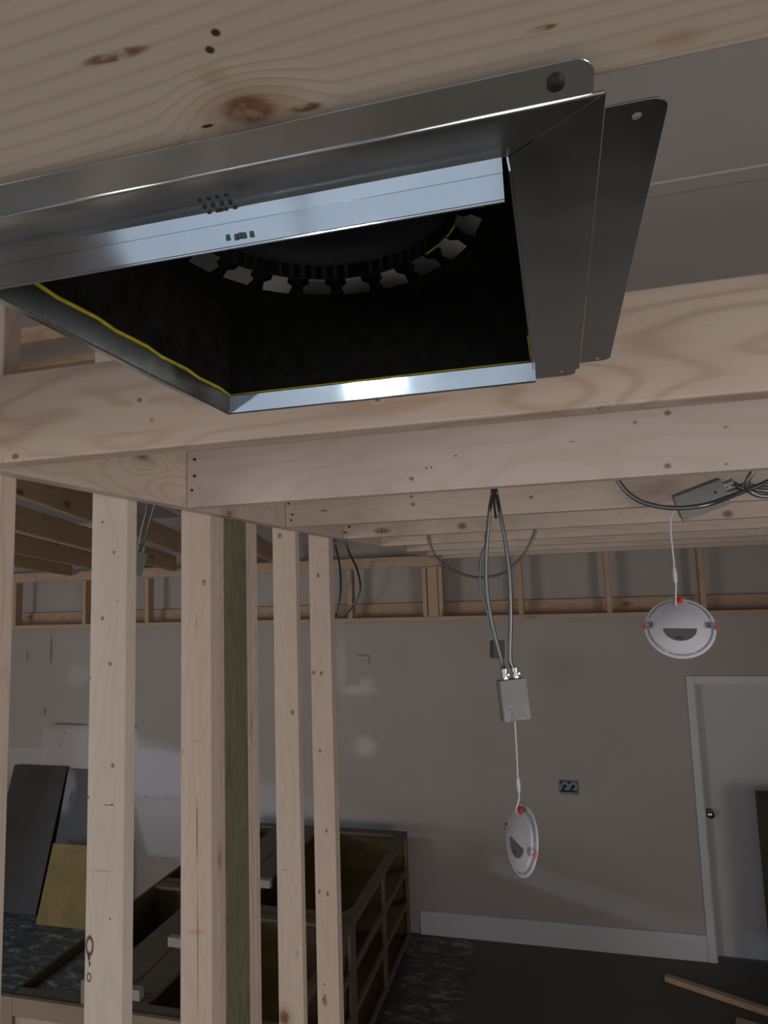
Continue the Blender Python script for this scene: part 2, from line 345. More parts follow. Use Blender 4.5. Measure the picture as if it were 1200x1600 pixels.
holed_wall('wall_back', 'Y', YB, XL, XR, [(-7.0, -5.0, .25, 2.95), (-3.1, 1.35, .7, 3.1)])
def window(name, axis, pos, u0, u1, z0, z1, n):
    f = bmesh.new(); w = .05
    def bx(a, b, c, d):
        if axis == 'X': add_box(f, (pos-.08, a, c), (pos-.03, b, d), .004)
        else: add_box(f, (a, pos-.08, c), (b, pos-.03, d), .004)
    bx(u0, u1, z0, z0+w); bx(u0, u1, z1-w, z1)
    for k in range(n+1):
        u = u0+w/2+(u1-u0-w)*k/n; bx(u-w/2, u+w/2, z0+w, z1-w)
    o = struct(obj(name, f, M['white'])); return o
window('window_1', 'Y', YB, -3.1, 1.35, .7, 3.1, 3); window('added_window_left', 'Y', YB, -7.0, -5.0, .25, 2.95, 2); window('window_3', 'X', XL, .3, 4.1, .15, ZHEAD, 1); window('added_window_right', 'X', XR+.12, -2.8, -.4, .9, 2.9, 1)  # back-left and right windows are unseen additions that let fill light in
# ------------------------------------------------------------------ far wall: door, baseboard, electrical box
XD = PY(1107, 1500, YW).x; ZD = 2.10
bb = struct(box('baseboard_far', (-1.28, YW-.016, 0), (XD-.001, YW, .186), M['white'], bev=.003))
bb2 = struct(box('baseboard_far', (XL, YW-.012, 0), (-5.5, YW, .1), M['wallside']))
dr = struct(thing('door_1', 'x', 'door', (XD, YW, 0)))
for k in ('label', 'category'): del dr[k]
def child_box(name, a, b, mat, par, bev=0.):
    o = par; l = Vector(par.location) if par.parent is None else Vector((0, 0, 0)); return box(name, Vector(a)-l, Vector(b)-l, mat, par, bev)
bmf = bmesh.new(); cw = .058
add_box(bmf, (0, -.02, 0), (cw, 0, ZD), .004); add_box(bmf, (cw, -.02, ZD-cw), (1.0, 0, ZD), .004); add_box(bmf, (1.0-cw+.0, -.02, 0), (1.0, 0, ZD-cw), .004)
cs = obj('door_casing', bmf, M['white'], dr)
slab = child_box('door_slab', (XD+cw+.012, YW+.075, .012), (XD+1.0-cw-.012, YW+.115, ZD-cw-.008), M['door'], dr)
bm = bmesh.new(); add_box(bm, (cw-.008, 0, 0), (cw+.010, .14, ZD-cw)); add_box(bm, (1.0-cw-.010, 0, 0), (1.0-cw+.008, .14, ZD-cw)); add_box(bm, (cw+.010, 0, ZD-cw-.008), (1.0-cw-.010, .14, ZD-cw+.008)); obj('door_jamb', bm, M['white'], dr)
kp = PY(1110, 1273, YW+.02)
bmk = bmesh.new(); add_cyl(bmk, (kp.x-XD, .076, kp.z), (kp.x-XD, .067, kp.z), .033); add_cyl(bmk, (kp.x-XD, .068, kp.z), (kp.x-XD, .035, kp.z), .012)
bmesh.ops.create_uvsphere(bmk, u_segments=20, v_segments=12, radius=.032, matrix=Matrix.Translation((kp.x-XD, .022, kp.z)) @ Matrix.Diagonal((1, .75, 1, 1)))
obj('door_knob', bmk, M['knob'], dr, True)
pb = PY(873, 1218, YW); pe = PY(904, 1242, YW)
ob = thing('electrical_box', 'open grey metal double switch box set in the far wall', 'electrical box', (pb.x, YW, pe.z))
w_, h_ = pe.x-pb.x, pb.z-pe.z
bmb = bmesh.new()
for a, b in (((0, -.010, 0), (w_, 0, .02)), ((0, -.010, h_-.008), (w_, 0, h_)), ((0, -.010, .02), (.008, 0, h_-.008)), ((w_-.008, -.010, .02), (w_, 0, h_-.008))): add_box(bmb, a, b, .001)
obj('box_rim', bmb, M['jbox'], ob); box('box_back', (.008, -.002, .02), (w_-.008, 0, h_-.008), M['black'], ob)
for k in range(2):
    bmw = bmesh.new(); cx = w_*(.28+.44*k)
    add_tube(bmw, spline([(cx-.03, -.006, .04), (cx-.012, -.016, .085), (cx+.02, -.014, .09), (cx+.028, -.016, .05), (cx, -.018, .05)], 8), .013)
    obj('wire_bundle', bmw, plain('blue_grey_wire', (.22, .25, .32), .5), ob, True)
# ------------------------------------------------------------------ ceiling framing
XLG = -.865; S = .61; YJ = {k: .8277+(k-1)*S for k in range(1, 9)}
def spot(o, p, rx, rz, kind):
    q = local(o, p); return (q.x, q.y, q.z, rx, rz, kind)
def respot(o, name, pts, base, **kw):
    """rebuild a board's own wood material with marks at given world points"""
    o.data.materials.clear(); o.data.materials.append(wood(name, *base, spots=[spot(o, *p) for p in pts], **kw))
PINE = ((.60, .475, .365), (.455, .325, .225))
# flat plank overhead; local X along world X, local Z = world Y
pl = board('ceiling_plank', (XR, .19, ZJ+.019), (-3.2, .19, ZJ+.019), .038, .166, None, upv=(0, 1, 0))
tag(pl, 'wide pale pine plank overhead with a large knot, nearest the camera', 'wood plank')
o = pl
def zp(x, y): return PZ(x, y, ZJ)
respot(o, 'pine_overhead', [(zp(388, 172), .011, .008, 'bigknot'), (zp(180, 87), .014, .0025, 'streak'), (zp(337, 51), .0018, .0018, 'hole'), (zp(328, 78), .0018, .0018, 'hole'), (zp(324, 197), .003, .001, 'hole'),
      (zp(332, 120), .008, .006, 'warm'), (zp(478, 168), .007, .0025, 'streak'), (zp(845, 45), .006, .0015, 'streak'), (zp(1060, 60), .012, .006, 'warm'), (zp(720, 160), .07, .003, 'warm')], ((.60, .52, .43), (.46, .36, .275)), scale=1., knots=.01, contrast=.7, lin=120., warp=8.)
jl = {1: 'pine joist with swirling grain just beyond the metal duct box', 2: 'pale joist with two knots, second beyond the metal duct box',
      3: 'joist directly behind the grey driver box at right', 4: 'joist with a dark bark gash near its left end',
      5: 'narrow-looking joist just behind the joist with the bark gash', 6: 'third ceiling joist counted back from the far wall', 7: 'second ceiling joist counted back from the far wall', 8: 'farthest ceiling joist, closest to the far wall'}
joists = {}
for k in range(1, 9):
    o = board('ceiling_joist', (XR, YJ[k]+.019, ZJ+.07), (XLG+.001, YJ[k]+.019, ZJ+.07), .038, .14, M['stud'])
    tag(o, jl[k], 'ceiling joist', 'ceiling joists along the room'); joists[k] = o
# joist 1 runs past the wall line a little more on the left
def pj(k, x, y): return PY(x, y, YJ[k])
respot(joists[1], 'pine_swirl', [(pj(1, 42, 645), .035, .013, 'bigswirl') if 0 else (pj(1, 218, 625), .004, .003, 'knot'), (pj(1, 24, 713), .006, .004, 'knot'), (pj(1, 237, 657), .002, .002, 'knot'), (pj(1, 590, 625), .003, .002, 'knot'), (pj(1, 548, 676), .014, .0014, 'streak'), (pj(1, 940, 638), .005, .0025, 'knot')],
       ((.60, .49, .405), (.44, .31, .22)), scale=1.1, knots=.01, contrast=1.2)
respot(joists[2], 'pine_pale', [(pj(2, 1043, 645), .0065, .005, 'knot'), (pj(2, 1043, 728), .0065, .005, 'knot'), (pj(2, 643, 748), .005, .004, 'knot'), (pj(2, 712, 712), .003, .002, 'knot'), (pj(2, 992, 660), .0035, .003, 'knot'), (pj(2, 1134, 667), .003, .002, 'knot'), (pj(2, 1134, 725), .003, .002, 'knot'),
       (pj(2, 895, 690), .01, .001, 'streak'), (pj(2, 674, 730), .002, .002, 'hole'), (pj(2, 666, 731), .002, .002, 'hole'), (pj(2, 312, 762), .006, .006, 'warm'), (pj(2, 305, 718), .003, .003, 'hole'), (pj(2, 305, 744), .003, .003, 'hole'), (pj(2, 300, 766), .003, .003, 'hole')],
       ((.60, .515, .465), (.49, .39, .325)), scale=.7, knots=.01, contrast=.6)
respot(joists[3], 'pine_c', [(pj(3, 645, 788), .007, .005, 'knot'), (pj(3, 830, 777), .006, .004, 'knot'), (pj(3, 643, 776), .005, .004, 'knot'), (pj(3, 506, 798), .012, .003, 'knot'), (pj(3, 451, 787), .004, .003, 'hole'), (pj(3, 457, 804), .004, .003, 'hole'), (pj(3, 455, 813), .004, .003, 'hole')], ((.60, .49, .42), (.47, .36, .29)), knots=.01, contrast=.6)
respot(joists[4], 'pine_d', [(pj(4, 598, 829), .035, .012, 'streak'), (pj(4, 722, 822), .016, .012, 'knot'), (pj(4, 1137, 803), .016, .012, 'knot'), (pj(4, 545, 823), .005, .004, 'hole'), (pj(4, 538, 832), .005, .004, 'hole')], ((.58, .475, .40), (.46, .35, .275)), knots=.3, contrast=.6)
lg = board('ledger_board', (XLG-.019, -1.5, ZJ+.07), (XLG-.019, YW-.26, ZJ+.07), .038, .14, M['stud'])
tag(lg, 'long ledger board nailed to the studs, carrying the joist ends', 'ledger board')
# nails in the joist ends
# studs of the partition, right faces at the ledger's back
XS = XLG-.038
def stud(y0, w, mat, label, name='wall_stud', depth=.089, lean=0.):
    o = board(name, (XS-depth/2, y0+w/2, .04), (XS-depth/2, y0+w/2, ZC-.002), w, depth, mat, upv=(1, 0, 0))
    tag(o, label, 'wall stud' if name == 'wall_stud' else 'wooden post', 'studs of the open partition'); return o
def ys(x, y=1000): return PX(x, y, XS).y
bp = board('bottom_plate', (XS-.0445, .6, .019), (XS-.0445, 2.75, .019), .089, .038, M['stud']); tag(bp, 'pine bottom plate under the partition studs', 'wood plate')
s0 = stud(.915, .038, M['stud'], 'pine stud cut by the left edge, nearest of the partition')
y1 = ys(196); s1 = stud(y1, .038, M['stud'], 'wide pale stud with a dark knot ring low down')
y2 = ys(329); s2 = stud(y2, .038, M['stud'], 'warm pine stud with a long crack, front of the built-up post')
y3 = y2+.0385; s3 = stud(y3, .038, M['stud'], 'stud sandwiched between the cracked stud and the green post')
y4 = y3+.0385; s4 = stud(y4, .140, M['treated'], 'green treated wood post among the pale studs', 'treated_post')
y5 = y4+.1405; s5 = stud(y5, .036, M['stud'], 'thin stud against the far side of the green post')
y6 = y5+.0365; s6 = stud(y6, .036, M['stud'], 'outer stud of the pair behind the green post')
y7 = ys(464); s7 = stud(y7, .038, M['stud'], 'lone pine stud right of the built-up post')
y8 = ys(517); s8 = stud(y8, .038, M['stud'], 'rightmost stud, last of the open partition')
y9 = y8+.0385; s9 = stud(y9, .016, M['stud'], 'thin strip fixed behind the rightmost stud', depth=.089)
# marks
def pst(y, x, yy): return PY(x, yy, y)
PST = ((.64, .57, .49), (.50, .40, .32))
respot(s1, 'pine_stud_a', [(pst(y1, 160, 966), .004, .004, 'knot'), (pst(y1, 172, 1037), .004, .004, 'knot'), (pst(y1, 140, 1059), .004, .003, 'knot'), (pst(y1, 176, 1196), .005, .004, 'knot'), (pst(y1, 138, 1246), .003, .003, 'knot'), (pst(y1, 178, 863), .004, .003, 'knot'), (pst(y1, 160, 816), .003, .003, 'knot'), (pst(y1, 183, 938), .002, .002, 'knot'), (pst(y1, 175, 1257), .002, .002, 'hole'),
       (pst(y1, 140, 1478), .018, .0085, 'ring'), (pst(y1, 139, 1495), .008, .003, 'hole'), (pst(y1, 140, 1506), .006, .002, 'hole'), (pst(y1, 139, 1527), .008, .005, 'ring'), (pst(y1, 172, 1436), .0025, .0015, 'hole'), (pst(y1, 169, 1258), .0008, .013, 'hole'), (pst(y1, 158, 1361), .0006, .03, 'streak')],
       PST, knots=.01, contrast=.45)
respot(s2, 'pine_stud_b', [(pst(y2, 319, 910), .008, .006, 'streak'), (pst(y2, 310, 1158), .003, .018, 'warm'), (pst(y2, 285, 1175), .012, .006, 'warm'), (pst(y2, 308, 1456), .008, .03, 'warm'), (pst(y2, 308, 1300), .08, .0012, 'hole'), (pst(y2, 309, 1480), .16, .0009, 'hole'), (pst(y2, 307, 970), .02, .0012, 'streak')],
       ((.61, .50, .42), (.48, .36, .28)), knots=.01, contrast=.45)
respot(s7, 'pine_stud_c', [(pst(y7, 437, 837), .009, .007, 'knot'), (pst(y7, 457, 1113), .008, .006, 'knot'), (pst(y7, 444, 1590), .02, .016, 'bigknot'), (pst(y7, 464, 1490), .02, .008, 'warm'), (pst(y7, 446, 1359), .0015, .012, 'streak')], ((.61, .515, .43), (.48, .37, .29)), knots=.01, contrast=.5)
respot(s8, 'pine_stud_d', [(pst(y8, 497, 899), .009, .006, 'knot'), (pst(y8, 490, 1051), .008, .006, 'knot'), (pst(y8, 502, 1052), .008, .006, 'knot'), (pst(y8, 500, 1173), .006, .005, 'knot'), (pst(y8, 510, 1298), .007, .005, 'knot'), (pst(y8, 499, 1393), .008, .005, 'knot'), (pst(y8, 512, 1397), .010, .005, 'knot'), (pst(y8, 507, 1538), .004, .004, 'knot'), (pst(y8, 507, 1563), .022, .010, 'streak')], ((.61, .50, .425), (.48, .36, .285)), knots=.01, contrast=.5)
def nails(par, pts, y):
    for (x, yy) in pts:
        p = PY(x, yy, y-.0006); q = local(par, p); d = par.matrix_world.to_3x3().inverted() @ Vector((0, -1, 0))
        bm = bmesh.new(); add_cyl(bm, q-d*.004, q+d*.0012, .0032, seg=12); obj('nail', bm, M['nail'], par)
nails(joists[2], ((304, 718), (304, 744), (300, 766)), YJ[2]); nails(joists[3], ((451, 787), (457, 804), (455, 813)), YJ[3]); nails(joists[4], ((547, 823), (541, 832)), YJ[4])
# ------------------------------------------------------------------ rafters of the room to the left
DV = ray(630, 985); DV = DV/DV.y
rl = ['long rafter nearest the partition in the left bay', 'second rafter from the partition in the left bay', 'middle rafter in the left bay', 'fourth rafter from the partition in the left bay', 'outermost rafter high in the left bay']
for i, sl in enumerate((.53, .351, .26, .20, .165)):
    q = ray(630-350, 985-350*sl); s = .57/(q.z-q.y*DV.z); P = CAM+q*s
    a = P+DV*(1.15-P.y); b = P+DV*(5.48-P.y)
    for e in (a, b): e.z += .07; e.x -= .019
    if a.x > XS-.13: a = a+(b-a)*0.0
    o = board('ceiling_rafter', a, b, .038, .14, M['dim']); tag(o, rl[i], 'rafter', 'rafters over the left bay')
# blocking seen above the first joist, beyond the nearest stud
p = PY(95, 556, 1.7)
o = board('blocking', (XS-1.6, 1.72, p.z+.0), (XS-.09, 1.72, p.z+.0), .038, .05, M['dim']); tag(o, 'short dark blocking seen above the swirling-grain joist at left', 'wood blocking')
p = PY(70, 522, 1.5)
o = board('blocking', (XS-.86, 1.5, p.z+.03), (XS-.09, 1.5, p.z+.03), .038, .11, M['dim']); tag(o, 'upper blocking board under the metal box corner at left', 'wood blocking')
# ------------------------------------------------------------------ bulkhead framing on the far wall
YBK = YW-.25
zb = PY(700, 970, YBK).z; zt = PY(1100, 862, YBK).z
o = board('bulkhead_plate', (XL+.01, YBK+.07, zb+.019), (XR-.01, YBK+.07, zb+.019), .14, .038, M['dim']); tag(o, 'long lower plate of the bulkhead frame along the far wall', 'wood plate')
M['bulk'] = wood('bulkhead_pine', (.50, .35, .23), (.36, .23, .14), contrast=.6)
o.data.materials.clear(); o.data.materials.append(M['bulk'])
o = board('bulkhead_ledger', (XL+.01, YW-.02, zb+.038+.06), (XR-.01, YW-.02, zb+.038+.06), .038, .10, M['dim']); tag(o, 'brown ledger fixed to the far wall behind the bulkhead studs', 'ledger board')
o = board('bulkhead_top_plate', (XL+.01, YBK+.019, zt+.02), (-.93, YBK+.019, zt+.02), .038, .089, M['dim']); tag(o, 'upper plate of the bulkhead frame, left of the triple stud', 'wood plate')
o = board('bulkhead_top_plate', (-.92, YBK+.06, zt+.14), (XR-.01, YBK+.06, zt+.14), .038, .089, M['dim']); tag(o, 'upper plate of the bulkhead frame above the door side', 'wood plate')
bx_ = [(22, 'far left bulkhead stud beside the nearest partition stud', 0), (131, 'bulkhead stud just left of the wide pale stud', 0), (229, 'bulkhead stud between the wide pale stud and cracked stud', 0),
       (547, 'bulkhead stud just right of the partition end, with a cable looped round', 0),
       (814, 'bulkhead stud right of the hanging armoured cables', 0), (952, 'bulkhead stud above and left of the round light', 0), (1100, 'bulkhead stud directly behind the upper round light', 0)]
for x, lb, _ in bx_:
    q = PY(x, 945, YBK); o = board('bulkhead_stud', (q.x, YBK+.045, zb+.0385), (q.x, YBK+.045, zt-.03 if x < 640 else zt+.09), .038, .089, M['bulk'], upv=(0, 1, 0)); tag(o, lb, 'stud', 'bulkhead studs on the far wall')
for x, w, lb in ((662, .038, 'left narrow stud of the triple bulkhead stud'), (676, .089, 'wide middle board of the triple bulkhead stud'), (690, .038, 'right narrow stud of the triple bulkhead stud')):
    pass
q = PY(676, 930, YBK); x0 = q.x-.089/2
for dx, w, dpt, yy, lb in ((-.042, .038, .089, 0, 'left narrow stud of the triple bulkhead stud'), (0, .089, .038, .01, 'wide middle board of the triple bulkhead stud'), (.0935, .038, .089, 0, 'right narrow stud of the triple bulkhead stud')):
    xx = x0+dx+w/2-.001; o = board('bulkhead_stud', (xx, YBK+dpt/2+yy, zb+.0385), (xx, YBK+dpt/2+yy, zt-.03), w-.002, dpt, M['bulk'], upv=(0, 1, 0)); tag(o, lb, 'stud', 'bulkhead studs on the far wall')
# ------------------------------------------------------------------ galvanised duct box
zb_ = HC+.200; T = .0009
BX = thing('duct_box', 'galvanised steel ceiling duct box screwed under the overhead plank', 'duct box', (-.16, .458, zb_))
ix0, ix1, iy0, iy1 = -.316+.16, -.011+.16, .3005-.458, .607-.458      # opening, relative to the box's origin
ox0, ox1, oy0, oy1 = -.332+.16, .031+.16, .2705-.458, .640-.458      # face frame
g = .0005
bm = bmesh.new()
add_plate(bm, [(ox0, oy0), (ox1-g, oy0), (ix1-g, iy0), (ix0, iy0)], z0=0, z1=T)
add_plate(bm, [(ox1, oy0+g), (ox1, oy1), (ix1, iy1), (ix1, iy0+g)], z0=0, z1=T)
add_plate(bm, [(ox1, oy1+g), (ox0, oy1+g), (ix0, iy1+g), (ix1, iy1+g)], z0=0, z1=T)
add_plate(bm, [(ox0, oy1), (ox0, oy0+g), (ix0, iy0+g), (ix0, iy1)], z0=0, z1=T)
ff = obj('face_frame', bm, M['galv'], BX)
def sheet(bm, pts, t=T):
    """thin sheet through an X-Z or free polyline of quads: pts = rows of two points"""
    rows = [[Vector(a), Vector(b)] for a, b in pts]
    vs = [[bm.verts.new(p) for p in r] for r in rows]
    fs = [bm.faces.new((vs[i][0], vs[i][1], vs[i+1][1], vs[i+1][0])) for i in range(len(vs)-1)]
    bmesh.ops.recalc_face_normals(bm, faces=fs); bmesh.ops.solidify(bm, geom=fs, thickness=t)
def hem(bm, pts): add_tube(bm, [Vector(p) for p in pts], .0009, seg=8)
# near rail: a step under the frame, then the hanging lip
bm = bmesh.new(); a, b = ix0+.000, ix1-.003
sheet(bm, [((a, iy0-.0005, 0), (b, iy0-.0005, 0)), ((a, iy0+.0018, -.0062), (b, iy0+.0018, -.0062)), ((a, iy0+.0008, -.0072), (b, iy0+.0008, -.0072)), ((a, iy0+.0045, -.0186), (b, iy0+.0045, -.0186))])
hem(bm, [(a, iy0+.0045, -.0189), (b, iy0+.0045, -.0189)])
obj('near_lip', bm, M['lip'], BX)
bm = bmesh.new(); a, b = ix0, ix1+.002
sheet(bm, [((a, iy1, 0), (b, iy1, 0)), ((a-.002, iy1+.0045, -.0165), (b, iy1+.0045, -.0165))]); hem(bm, [(a-.002, iy1+.0045, -.0168), (b, iy1+.0045, -.0168)])
obj('far_lip', bm, M['lip'], BX)
bm = bmesh.new(); sheet(bm, [((ix0, iy0, 0), (ix0, iy1, 0)), ((ix0-.003, iy0+.002, -.0165), (ix0-.003, iy1+.004, -.0165))]); hem(bm, [(ix0-.003, iy0, -.0168), (ix0-.003, iy1+.004, -.0168)])
obj('side_lip', bm, M['galv'], BX)
bm = bmesh.new(); sheet(bm, [((ix1, iy0, 0), (ix1, iy1, 0)), ((ix1+.0008, iy0+.002, -.006), (ix1+.0008, iy1+.002, -.006))])
obj('side_lip', bm, M['galv'], BX)
# out-turned flanges with rounded ends and nail holes
def flange(outl, holes, z, tilt=None):
    bm = bmesh.new(); add_plate(bm, outl, holes, z0=z, z1=z+T)
    if tilt: bmesh.ops.transform(bm, matrix=tilt, verts=bm.verts)
    bmesh.ops.bevel(bm, geom=[e for e in bm.edges if e.calc_face_angle(0) > 1.2], offset=.0002, segments=1, affect='EDGES'); return obj('flange', bm, M['galv'], BX)
Tn = Matrix.Translation((0, oy0, 0)) @ Matrix.Rotation(math.radians(-10), 4, 'X') @ Matrix.Translation((0, -oy0, 0))
hx = .011+.16
flange(rounded(ox0, oy0-.0185, ox1-.005, oy0, (.007, .008, 0, 0)), [circ(hx, oy0-.0095, .0022, 12), circ(ox0+.012, oy0-.0095, .0022, 12)], .0000, Tn)
flange(rounded(ox1+.0006, oy0+.012, ox1+.027, oy1-.010, (0, .008, .008, 0)), [circ(ox1+.0145, oy0+.0215, .0021, 14), circ(ox1+.016, oy1-.017, .0021, 14)], .002)
flange(rounded(ox0-.026, oy0+.012, ox0-.0006, oy1-.012, (.008, 0, 0, .008)), [circ(ox0-.012, oy1-.020, .0022, 12), circ(ox0-.012, oy0+.02, .0022, 12)], .0015)
flange(rounded(ox0+.01, oy1+.0006, ox1-.003, oy1+.022, (0, 0, .008, .008)), [circ(ox1-.016, oy1+.008, .0022, 12)], .001)
# fold lines: small rounded ridges at the bends
bm = bmesh.new(); add_tube(bm, [Vector((ox0, oy0, .0002)), Vector((ox1-.0006, oy0, .0002))], .0011, seg=8); obj('folded_edge', bm, M['galv'], BX, True)
bm = bmesh.new(); add_cyl(bm, (hx, oy0-.0095, .0002), (hx, oy0-.0095, .006), .0036, seg=16); add_cyl(bm, (hx, oy0-.0095, -.0006), (hx, oy0-.0095, .0002), .0024, r2=.0036, seg=16); obj('screw', bm, M['nail'], BX)
# pressed marks: a block of dots on the frame, another cut into the lip
M['punch'] = plain('punched_marks', (.02, .018, .02), .7); M['stamp'] = plain('stamped_ink', (.07, .09, .10), .5)
bm = bmesh.new()
for (x, y) in ((312, 312.5), (326, 310), (339.5, 307.5), (353.5, 304.5), (320, 323), (333, 320.5), (347, 317.5), (360, 315.5), (327.5, 332), (340.5, 330), (347, 329), (354, 327.5), (367.5, 324.5)):
    p = PZ(x, y, zb_)-BX.location; add_cyl(bm, (p.x, p.y, -.0007 if p.y > iy0-.0095 else -.0003), (p.x, p.y, .0002), .00115, seg=12)
obj('punched_dots', bm, M['punch'], BX)
bm = bmesh.new()
for (x, y, r) in ((357, 372, .0009), (370, 371, .0009), (376, 369, .0009), (382, 368.5, .001), (394, 366.5, .0009)):
    p = PY(x, y, .458+iy0+.0032)-BX.location
    add_box(bm, (p.x-r, p.y-.0012, p.z-.0014), (p.x+r, p.y+.0006, p.z+.0014))
obj('stamped_mark', bm, M['stamp'], BX)
# body of the box, liner and round collar
HB = .090; ccx, ccy, CR = -.003, .003, .109
bm = bmesh.new(); e = .012
def ring_top(bm, x0, y0, x1, y1, z, r, n=64):
    add_plate(bm, [(x0, y0), (x1, y0), (x1, y1), (x0, y1)], [circ(ccx, ccy, r, n)], z0=z, z1=z+T)
add_box(bm, (ix0-e, iy0-e, T), (ix1+e, iy0-e+T, HB+.014)); add_box(bm, (ix0-e, iy1+e-T, T), (ix1+e, iy1+e, HB+.014))
add_box(bm, (ix0-e, iy0-e+T, T), (ix0-e+T, iy1+e-T, HB+.014)); add_box(bm, (ix1+e-T, iy0-e+T, T), (ix1+e, iy1+e-T, HB+.014))
ring_top(bm, ix0-e, iy0-e, ix1+e, iy1+e, HB+.014, CR)
obj('box_shell', bm, M['galv'], BX)
bm = bmesh.new(); i0 = .0006
add_box(bm, (ix0-e+T+i0, iy0-e+T+i0, .002), (ix1+e-T-i0, iy0, HB+.012)); add_box(bm, (ix0-e+T+i0, iy1, .002), (ix1+e-T-i0, iy1+e-T-i0, HB+.012))
add_box(bm, (ix0-e+T+i0, iy0, .002), (ix0, iy1, HB+.012)); add_box(bm, (ix1, iy0, .002), (ix1+e-T-i0, iy1, HB+.012))
add_plate(bm, [(ix0, iy0), (ix1, iy0), (ix1, iy1), (ix0, iy1)], [circ(ccx, ccy, CR, 64)], z0=HB, z1=HB+.012)
ln_ = obj('duct_liner', bm, M['liner'], BX); ln_['label'] = 'black fibrous lining'
bm = bmesh.new()
add_tube(bm, [Vector((ix0+.001, iy0+.02+(iy1-iy0-.02)*k/14, .002+.001*math.sin(k*2.1))) for k in range(15)], .0016, seg=6)
add_tube(bm, [Vector((ix1-.001, iy1-.06+.06*k/5, .003)) for k in range(6)], .001, seg=6); add_tube(bm, [Vector((ix0+(ix1-ix0)*k/10, iy1-.0005, .0015)) for k in range(11)], .0007, seg=6)
ed = obj('insulation_edge', bm, M['fibre'], BX, True); ed['label'] = 'raw yellow fibreglass edge'
bm = bmesh.new(); seg = 72
def rp(r, t, z): return Vector((ccx+r*math.cos(t), ccy+r*math.sin(t), z))
prof = [(CR, HB-.001), (CR, HB+.05), (CR-.004, HB+.055), (CR-.004, HB+.062), (CR, HB+.067), (CR, HB+.24)]
rows = [[bm.verts.new(rp(r, 2*math.pi*i/seg, z)) for i in range(seg)] for r, z in prof]
for A, B in zip(rows, rows[1:]):
    for i in range(seg): bm.faces.new((A[i], A[(i+1) % seg], B[(i+1) % seg], B[i]))
bmesh.ops.solidify(bm, geom=list(bm.faces), thickness=.0008)
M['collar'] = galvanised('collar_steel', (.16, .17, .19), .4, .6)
cl = obj('round_collar', bm, M['collar'], BX, True)
for a0, a1 in ((-70, 8), (20, 52), (222, 262)):
    bm = bmesh.new(); add_tube(bm, [rp(CR+.0012, math.radians(a0+(a1-a0)*i/24), HB-.0012) for i in range(25)], .0009, seg=6); b_ = obj('fibreglass_edge', bm, M['fibre'], cl, True)
NT = 20
for k in range(NT):
    t0 = 2*math.pi*k/NT+.05; bm = bmesh.new()
    hw = .0135; pts = [(CR-.001, -.0075), (CR+.004, -.0075), (CR+.0055, -.0095), (CR+.0085, -hw), (CR+.018, -hw+.001), (CR+.018, hw-.001), (CR+.0085, hw), (CR+.0055, .0095), (CR+.004, .0075), (CR-.001, .0075)]
    j = random.uniform(-.06, .12)
    mt = Matrix.Translation((ccx, ccy, HB-.003)) @ Matrix.Rotation(t0, 4, 'Z') @ Matrix.Translation((CR, 0, 0)) @ Matrix.Rotation(.32+j, 4, 'Y') @ Matrix.Translation((-CR, 0, 0))
    add_plate(bm, pts, z0=0, z1=.0007, mat4=mt); obj('collar_tab', bm, M['galv'], cl)
